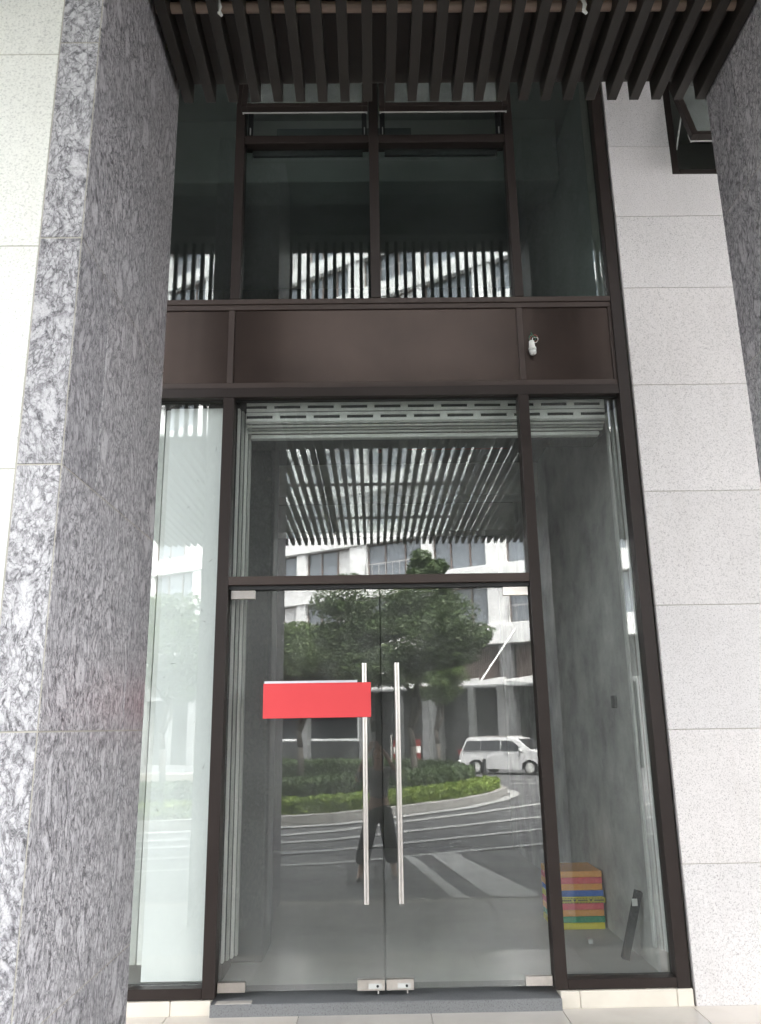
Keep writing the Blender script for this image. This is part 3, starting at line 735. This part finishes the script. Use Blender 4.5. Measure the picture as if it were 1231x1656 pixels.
tree('largest street tree with a dark feathery crown, mirrored above the door handles', 1.36, 22.4, 8,
     [(-.1, 0, 5.2, 2.5, 2.0, 1.6, 9500), (-1.9, 0, 5.5, 1.5, 1.4, 1.5, 4500), (.6, 0, 7.1, 1.1, 1.1, 1.1, 3500), (1.5, 0, 4.8, 1.3, 1.3, .9, 4500), (-.6, .2, 4.0, 2.0, 1.4, .7, 3800)], .13, 'trees on the traffic island', fk)
tree('light green bushy tree mirrored above the red sign', -2.7, 26.0, 6,
     [(0, 0, 4.7, 2.4, 1.6, 1.4, 10000), (1.6, 0, 4.1, 1.4, 1.2, 1.0, 4500), (-1.6, 0, 4.3, 1.6, 1.2, 1.2, 4500)], .11, 'trees on the traffic island', fk, 'leaf_l')
tree('street tree mirrored in the white panel left of the doors', -7.6, 25.0, 7,
     [(0, 0, 5.4, 2.6, 2.0, 1.8, 9000), (.8, 0, 4.0, 1.8, 1.3, 1.0, 4000)], .12, 'trees on the traffic island', fk)
tree('small far tree behind the main crown near the opposite canopy', 3.0, 33.0, 5,
     [(0, 0, 4.3, 1.6, 1.2, 1.1, 4500)], .08, 'trees on the traffic island', fk, 'leaf_l')
# hedges
def hedge(label, path, w, h, leafmat, n, size, z0=.12):
    t = thing('clipped_hedge', label, 'hedge', (path[0][0], -path[0][1], gz(path[0][1])), 'hedges on the traffic island')
    core = MB(); lv = MB()
    for (a, b) in zip(path[:-1], path[1:]):
        a = Vector(a); b = Vector(b); d = (b - a); L = d.length; d.normalize(); nr = Vector((-d.y, d.x))
        q = [a + nr * w * .42, b + nr * w * .42, b - nr * w * .42, a - nr * w * .42]
        z = [gz(p.y) + z0 for p in q]
        core.quad(*[(p.x, -p.y, zz_ + h * .88) for p, zz_ in zip(q, z)])
        for i, j in ((0, 1), (1, 2), (2, 3), (3, 0)):
            core.quad((q[i].x, -q[i].y, z[i]), (q[j].x, -q[j].y, z[j]), (q[j].x, -q[j].y, z[j] + h * .88), (q[i].x, -q[i].y, z[i] + h * .88))
        for _ in range(int(n * L)):
            u = random.random() * L; v_ = random.uniform(-.5, .5) * w; hh = h * random.uniform(.75, 1.12)
            if random.random() < .45: v_ = random.choice((-.5, .5)) * w; hh = h * random.uniform(.05, 1.05)
            p = a + d * u + nr * v_; p3 = Vector((p.x, -p.y, gz(p.y) + z0 + hh))
            aa = Vector((random.gauss(0, 1), random.gauss(0, 1), random.gauss(0, 1))).normalized(); bb = aa.cross(Vector((random.gauss(0, 1), random.gauss(0, 1), random.gauss(0, 1)))).normalized()
            s_ = size * random.uniform(.6, 1.3)
            lv.quad(tuple(p3 - aa * s_), tuple(p3 + bb * s_ * .5), tuple(p3 + aa * s_), tuple(p3 - bb * s_ * .5))
    core.build('hedge_core', leafmat, t, raw=True); lv.build('foliage', leafmat, t, raw=True)
fr_ = [(-9, 11.9), (-6, 12.4), (-2.4, 13.4), (-1.2, 13.9), (.3, 15.5), (1.8, 17.3), (3.0, 19.6), (3.7, 21.8)]
hedge('low bright yellow-green hedge along the island kerb', fr_, .7, .36, 'leaf_y', 420, .09)
hedge('taller dark green hedge behind the yellow-green one', [(-9, 13.2), (-3, 14.7), (-1.5, 15.6), (0, 17.2), (1.4, 19.0), (2.3, 21.4), (2.7, 24)], 1.5, .66, 'leaf_d', 700, .10)
hedge('dark hedge closing the far end of the island', [(2.6, 24.2), (1.2, 27.5), (-1.5, 30), (-7, 33)], 1.3, .75, 'leaf_d', 420, .09)
# bollards
for X, s_, h, lab in ((3.55, 24.6, .85, 'nearer dark bollard at the tip of the traffic island'), (4.42, 28.2, .85, 'farther dark bollard beside the white van'), (3.9, 33, .7, 'pale-topped bollard behind the island hedge')):
    b_ = thing('bollard', lab, 'bollard', (X, -s_, gz(s_)), 'bollards by the island')
    MB().tube((X, -s_, gz(s_)), (X, -s_, gz(s_) + h), .075, n=14).build('post', 'bdark', b_)
    MB().tube((X, -s_, gz(s_) + h), (X, -s_, gz(s_) + h + .07), .078, .06, 14).build('cap', 'white' if 'pale' in lab else 'black', b_)
# red and white barrier boards
for X, s_, lab in ((1.95, 31.5, 'red and white warning board mirrored right of the right handle'), (.95, 29.5, 'red and white warning board half hidden behind the tree trunk')):
    b_ = thing('warning_board', lab, 'warning board', (X, -s_, gz(s_)), 'warning boards')
    z = gz(s_)
    for k in range(5): B('stripe', 'white' if k % 2 else 'tail', b_, X - .12, X + .12, -s_ - .02, -s_ + .02, z + .3 + .28 * k, z + .3 + .28 * (k + 1) - .003)
    B('post', 'kerb', b_, X - .24, X - .17, -s_ - .03, -s_ + .03, z, z + 1.9)
    B('foot', 'bdark', b_, X - .25, X + .18, -s_ - .2, -s_ + .2, z, z + .08)

# ------------------------------------------------------------------ white van
def van(loc, rot):
    v = thing('parked_van', 'white people carrier parked beyond the island, mirrored in the right door', 'van', loc)
    v.rotation_euler = (0, 0, rot)
    # local: +x forward, length 4.9, width 1.92, height 1.74
    def P(mb, name, mat, parent=v, smooth=False):
        o = mb.build(name, mat, None, smooth); o.parent = parent; return o
    side = [(-2.42, .42), (-2.46, .75), (-2.40, 1.02), (-2.30, 1.10), (-2.10, 1.62), (-1.95, 1.72), (-1.0, 1.76), (.2, 1.75), (.75, 1.66), (1.55, 1.13), (2.05, 1.03), (2.35, .88), (2.44, .66), (2.42, .34), (2.2, .26),
            (1.92, .26), (1.86, .52), (1.68, .66), (1.46, .70), (1.24, .66), (1.06, .52), (1.0, .26), (-.98, .26), (-1.04, .52), (-1.22, .66), (-1.44, .70), (-1.66, .66), (-1.84, .52), (-1.90, .26), (-2.3, .28)]
    m = MB(); n = len(side); secs = []
    for yy in (-.96, -.93, -.80, .80, .93, .96):
        sec = []
        for (x, z) in side:
            t = max(0, (z - 1.05) / .7); wmax = .96 - .16 * t
            y_ = max(-wmax, min(wmax, yy)) if abs(yy) < .96 else math.copysign(wmax, yy)
            shrink = 1 - .02 * (abs(yy) > .9) - .02 * (abs(yy) > .95); zz_ = z if abs(yy) < .85 else z - .03 * (z > 1.6)
            sec.append((x * (shrink if abs(x) > 2 else 1), y_ if abs(yy) > .85 else yy * wmax / .96, zz_))
        secs.append(sec)
    for sec in secs: m.v += sec
    for k in range(5):
        for i in range(n): m.f.append((k * n + i, k * n + (i + 1) % n, (k + 1) * n + (i + 1) % n, (k + 1) * n + i))
    m.f.append(tuple(range(n))); m.f.append(tuple(5 * n + i for i in reversed(range(n))))
    P(m, 'body', 'vanw')
    def sy(x, z): return .96 - .16 * max(0, (z - 1.05) / .7)
    for sg in (-1, 1):
        for poly_ in ([(-2.16, 1.12), (-1.98, 1.55), (-1.2, 1.58), (-1.2, 1.12)], [(-1.15, 1.12), (-1.15, 1.58), (-.1, 1.59), (-.1, 1.11)], [(-.05, 1.11), (-.05, 1.59), (.55, 1.56), (1.05, 1.22), (1.05, 1.10)]):
            mm = MB(); mm.v = [(x, sg * (sy(x, z) + .006), z) for x, z in poly_] + [(x, sg * (sy(x, z) - .01), z) for x, z in poly_]
            k = len(poly_); mm.f = [tuple(range(k)), tuple(range(2 * k - 1, k - 1, -1))] + [(i, (i + 1) % k, k + (i + 1) % k, k + i) for i in range(k)]
            P(mm, 'side_window', 'vglass')
        for wx in (-1.44, 1.46):
            ty = MB(); ty.tube((wx, sg * .70, .33), (wx, sg * .93, .33), .33, n=28); w_ = P(ty, 'wheel', 'tyre')
            rm = MB(); rm.tube((wx, sg * .932, .33), (wx, sg * .938, .33), .225, n=24); rm.tube((wx, sg * .938, .33), (wx, sg * .952, .33), .05, n=12)
            P(rm, 'rim', 'rail', w_)
            sk = MB()
            for q in range(10):
                t = q * math.pi / 5; sk.tube((wx, sg * .945, .33), (wx + .21 * math.cos(t), sg * .945, .33 + .21 * math.sin(t)), .02, .014, 6)
            P(sk, 'spokes', 'white', w_)
        mr = MB().box(.98, 1.10, sg * .95, sg * 1.14, 1.08, 1.24, .03); P(mr, 'mirror', 'vanw')
        hl = MB(); hl.prism([(1.98, .80), (2.20, .93), (2.40, .86), (2.43, .74), (2.25, .74)], 'y', sg * .62, sg * .945); P(hl, 'headlight', 'steel')
        tl_ = MB(); tl_.box(-2.47, -2.30, sg * .72, sg * .955, .92, 1.16, .02); P(tl_, 'taillight', 'tail')
        for hx_ in (-.95, .15):
            P(MB().box(hx_, hx_ + .22, sg * .955, sg * .985, .98, 1.01, .008), 'door_handle', 'steel')
        P(MB().box(-1.9, .3, sg * .70, sg * .74, 1.74, 1.79, .01), 'roof_rail', 'steel')
    ws = MB(); ws.v = [(.80, -.70, 1.635), (.80, .70, 1.635), (1.50, .84, 1.175), (1.50, -.84, 1.175)]; ws.v += [(x + .012, y, z + .016) for x, y, z in ws.v]
    ws.f = [(0, 1, 2, 3), (7, 6, 5, 4), (0, 1, 5, 4), (1, 2, 6, 5), (2, 3, 7, 6), (3, 0, 4, 7)]; P(ws, 'windscreen', 'vglass')
    P(MB().box(2.40, 2.455, -.55, .55, .62, .80, .01), 'grille', 'black'); P(MB().box(2.38, 2.45, -.80, .80, .34, .48, .02), 'lower_grille', 'black')
    rw = MB(); rw.v = [(-2.335, -.72, 1.14), (-2.335, .72, 1.14), (-2.13, .66, 1.6), (-2.13, -.66, 1.6)]; rw.v += [(x + .03, y, z) for x, y, z in rw.v]
    rw.f = [(0, 1, 2, 3), (7, 6, 5, 4), (0, 1, 5, 4), (1, 2, 6, 5), (2, 3, 7, 6), (3, 0, 4, 7)]; P(rw, 'rear_window', 'vglass')
    return v
van((6.75, -35.9, gz(35.9)), math.atan2(.60, .80))

# ------------------------------------------------------------------ opposite building
ob_dir = Vector((-.848, -.53))       # along the facade (world x,y), running away to the left
ob_n = Vector((-.53, .848))          # towards us
ob_o = Vector((8.5, -44.4))
ob = thing('opposite_building', 'white banded tower across the road, mirrored in all the glass', 'building', (8.5, -44.4, 0))
ob.rotation_euler = (0, 0, math.atan2(ob_dir.y, ob_dir.x))
# local frame: +x along facade (u, leftwards away), local y = rotated; ob_n in local:
_rot = Matrix.Rotation(-math.atan2(ob_dir.y, ob_dir.x), 2); ln = _rot @ ob_n
SG = 1 if ln.y > 0 else -1            # outward is SG * local y
def OB(name, mat, parent, u0, u1, o0, o1, z0, z1, ch=0.0):
    m = MB().box(u0, u1, SG * o0, SG * o1, z0, z1, ch); o = m.build(name, mat); o.parent = parent; return o
U0, U1 = -26, 46
OB('rear_mass', 'bdark', ob, U0, U1, -6, -1.2, -2, 46)
ST = 3.75; Z1 = 6.55; NS = 10
for k in range(NS + 1):
    z = Z1 + ST * k
    OB('spandrel', 'bwhite', ob, U0, U1, -.9, .25, z, z + 1.25, .03)
BW = 5.2
fr_me = {}
nwin = 0
for k in range(NS):
    z0 = Z1 + ST * k + 1.252; z1 = Z1 + ST * (k + 1) - .002
    u = U0
    i = 0
    while u < U1 - BW + .01:
        pw = 1.35 if (i + k // 3) % 2 else .8
        OB('pier_panel', 'bwhite', ob, u, u + pw, -.9, .12, z0, z1)
        wn_ = OB('window', 'bglass', ob, u + pw + .06, u + BW - .06, -.35, -.30, z0 + .06, z1 - .06)
        if u < 30:
            ww = BW - pw
            fm = MB()
            for t0, t1 in ((0, .06), (ww * .32 - .04, ww * .32 + .04), (ww * .68 - .04, ww * .68 + .04), (ww - .06, ww)): fm.box(u + pw + t0, u + pw + t1, SG * -.36, SG * -.2, z0, z1)
            fm.box(u + pw, u + BW, SG * -.36, SG * -.2, z0, z0 + .06); fm.box(u + pw, u + BW, SG * -.36, SG * -.2, z1 - .06, z1)
            o = fm.build('frame', 'bframe'); o.parent = wn_
            if (i * 7 + k * 3) % 4 == 0:
                cur = MB().box(u + pw + .1, u + pw + ww * .32 - .06, SG * -.298, SG * -.29, z0 + .08, z1 - .08); o = cur.build('blind', 'bwhite'); o.parent = wn_
            if (i + k) % 3 == 1:
                bal = MB()
                for q in range(9): bal.box(u + pw + q * ww / 8 - .02, u + pw + q * ww / 8 + .02, SG * .16, SG * .20, z0, z0 + 1.0)
                bal.box(u + pw, u + BW, SG * .15, SG * .21, z0 + 1.0, z0 + 1.06)
                o = bal.build('balcony_rail', 'steel', None); o.parent = wn_
        u += BW; i += 1
# podium: louvred upper part, columns, dark recess
OB('podium_wall', 'bdark', ob, U0, U1, -1.2, -1.0, -2, Z1)
u = U0; i = 0
while u < U1:
    OB('podium_column', 'bgrey', ob, u, u + .75, -.9, .1, -1.2, Z1, .02)
    lv = OB('louvre_panel', 'blouv', ob, u + .80, u + 5.1, -.5, -.45, 4.25, Z1 - .05)
    if -6 < u < 22:
        mm = MB()
        for q in range(34): mm.box(u + .85 + q * .125, u + .90 + q * .125, SG * -.44, SG * -.36, 4.3, Z1 - .1)
        o = mm.build('louvre_blades', 'bframe'); o.parent = lv
    OB('podium_column', 'bgrey', ob, u + 2.6, u + 3.0, -.2, .2, -1.2, 4.2, .02)
    u += 5.2
OB('podium_band', 'bgrey', ob, U0, U1, -.9, .15, 3.95, 4.24, .02)
# shop window with pale frame at the left
sw = OB('shop_window', 'vglass', ob, 11, 19.5, .30, .36, 1.0, 3.6)
for a, b, c, d_ in ((10.8, 11, .85, 3.75), (19.5, 19.7, .85, 3.75), (11, 19.5, .85, 1.0), (11, 19.5, 3.6, 3.75)):
    o = MB().box(a, b, SG * .28, SG * .42, c, d_).build('frame', 'bwhite'); o.parent = sw
OB('planter_wall', 'bdark', ob, 10.2, 20.5, .43, 1.6, -1.2, .84, .03)
# glass drop-off canopy
pc = OB('drop_off_canopy', 'glass_roof', ob, -1.5, 13.0, .3, 4.6, 4.05, 4.075)
o = MB().box(-1.5, 13.0, SG * 4.6, SG * 4.72, 3.90, 4.15).build('canopy_edge', 'bwhite'); o.parent = pc
q = -1.5
while q < 13.1:
    mm = MB(); i0 = 0; mm.prism([(SG * .3, 4.08), (SG * .3, 4.55), (SG * 4.5, 4.12), (SG * 4.5, 4.08)], 'x', q, q + .09); o = mm.build('canopy_rib', 'bwhite'); o.parent = pc
    q += 1.8
for u in (0.2, 7.4):
    mm = MB().tube((u, SG * 4.2, 4.15), (u - .6, SG * .15, 7.4), .05, n=8); o = mm.build('tie_rod', 'bwhite'); o.parent = pc
for u in (-1.0, 3.8, 8.2, 12.6):
    mm = MB().box(u, u + .45, SG * 3.4, SG * 3.85, -1.2, 3.89); o = mm.build('canopy_column', 'bgrey'); o.parent = pc

# ------------------------------------------------------------------ the photographer, mirrored in the doors
PXc, PYc = .06, -6.02
pz = gz(6.02)
per = thing('person', 'person in grey top and dark wide trousers photographing the doors, seen mirrored', 'person', (PXc, PYc, pz))
def skin(name, mat, verts, edges, parent, root=0, sub=2):
    me = bpy.data.meshes.new(name); me.from_pydata([(v[0], v[1], v[2]) for v in verts], edges, []); me.materials.append(M[mat])
    o = bpy.data.objects.new(name, me); COL.objects.link(o); o.parent = parent
    md = o.modifiers.new('skin', 'SKIN')
    sv = me.skin_vertices[0].data
    for i, v in enumerate(verts):
        r = v[3]; sv[i].radius = r if isinstance(r, tuple) else (r, r); sv[i].use_root = (i == root)
    md.use_smooth_shade = True
    o.modifiers.new('sub', 'SUBSURF').levels = sub; o.modifiers[-1].render_levels = sub
    return o
# local coordinates, facing +y (the doors)
V = [(0, 0, .92, (.13, .10)), (0, 0, 1.08, (.115, .085)), (0, .0, 1.24, (.13, .09)), (0, -.01, 1.36, (.10, .075)), (0, 0, 1.43, .052), (0, .02, 1.50, .055), (0, .03, 1.60, (.078, .092)), (0, .02, 1.675, (.06, .07))]
Ed = [(0, 1), (1, 2), (2, 3), (3, 4), (4, 5), (5, 6), (6, 7)]
def add(p, par): V.append(p); Ed.append((par, len(V) - 1)); return len(V) - 1
for sx, fx, fy in ((-1, -.17, .10), (1, .10, -.06)):
    sh = add((sx * .16, -.01, 1.36, .05), 3); el = add((sx * .30, .10, 1.25, .040), sh); wr = add((sx * .13 - .03, .26, 1.60, .027), el)
    hd = add((sx * .075 - .05, .31, 1.68, (.038, .018)), wr)
    for k in range(4):
        f1 = add((sx * .045 - .055, .335 + .004 * k, 1.70 + .022 * k - .01, .009), hd); f2 = add((sx * .02 - .055, .345, 1.705 + .022 * k - .012, .0085), f1); add((sx * .006 - .055, .335, 1.703 + .022 * k - .012, .008), f2)
    t1 = add((sx * .05 - .055, .30, 1.66, .010), hd); add((sx * .03 - .055, .315, 1.685, .009), t1)
    hp = add((sx * .085, 0, .88, .09), 0); kn = add((sx * .09 + fx * .5, fy * .5 + .02, .48, .062), hp); an = add((sx * .09 + fx, fy, .10, .036), kn)
    add((sx * .09 + fx, fy - .04, .045, .034), an); add((sx * .09 + fx + sx * .02, fy + .13, .035, (.036, .025)), an)
skin('body', 'skin', V, Ed, per)
# clothes and hair
T = [(0, 0, .98, (.15, .115)), (0, 0, 1.10, (.14, .105)), (0, 0, 1.24, (.155, .11)), (0, -.01, 1.37, (.12, .09)), (-.17, -.01, 1.37, .066), (.17, -.01, 1.37, .066), (-.29, .09, 1.26, .058), (.29, .09, 1.26, .058), (-.23, .17, 1.40, .048), (.17, .17, 1.40, .048)]
skin('blouse', 'shirt', T, [(0, 1), (1, 2), (2, 3), (3, 4), (3, 5), (4, 6), (5, 7), (6, 8), (7, 9)], per)
L = [(0, 0, .98, (.155, .12)), (0, 0, .88, (.16, .125))]
LE = [(0, 1)]
for sx, fx, fy in ((-1, -.17, .10), (1, .10, -.06)):
    b0 = len(L); L += [(sx * .085, 0, .80, .115), (sx * .09 + fx * .5, fy * .5 + .01, .48, .105), (sx * .09 + fx * .95, fy, .17, .115)]; LE += [(1, b0), (b0, b0 + 1), (b0 + 1, b0 + 2)]
skin('trousers', 'trouser', L, LE, per)
Hh = [(0, .0, 1.70, (.065, .075)), (0, -.035, 1.62, (.09, .085)), (0, -.07, 1.50, (.095, .06)), (0, -.085, 1.36, (.085, .04)), (0, -.09, 1.24, (.06, .03))]
skin('hair', 'hair', Hh, [(0, 1), (1, 2), (2, 3), (3, 4)], per)
for sx, fx, fy in ((-1, -.17, .10), (1, .10, -.06)):
    x = sx * .09 + fx
    skin('shoe', 'sole', [(x, fy - .07, .03, (.04, .03)), (x, fy + .04, .03, (.045, .03)), (x + sx * .02, fy + .16, .025, (.035, .022))], [(0, 1), (1, 2)], per)
for sx in (-1, 1):
    MB().tube((sx * .032, .112, 1.595), (sx * .032, .120, 1.595), .012, .008, 10).build('eye', 'white').parent = per
    MB().tube((sx * .032, .1205, 1.595), (sx * .032, .122, 1.595), .006, .006, 8).build('pupil', 'black').parent = per
m = MB(); m.v = [(0, .118, 1.60), (-.014, .116, 1.563), (.014, .116, 1.563), (0, .142, 1.568)]; m.f = [(0, 1, 3), (0, 3, 2), (1, 2, 3), (0, 2, 1)]; o = m.build('nose', 'skin'); o.parent = per
MB().box(-.024, .024, .108, .116, 1.532, 1.543, .003).build('mouth', 'tail').parent = per
tag(MB().box(-.036, .036, -5.648, -5.640, 1.655, 1.80, .003).build('phone', 'black'), 'black phone held up in both hands by the mirrored person', 'phone')
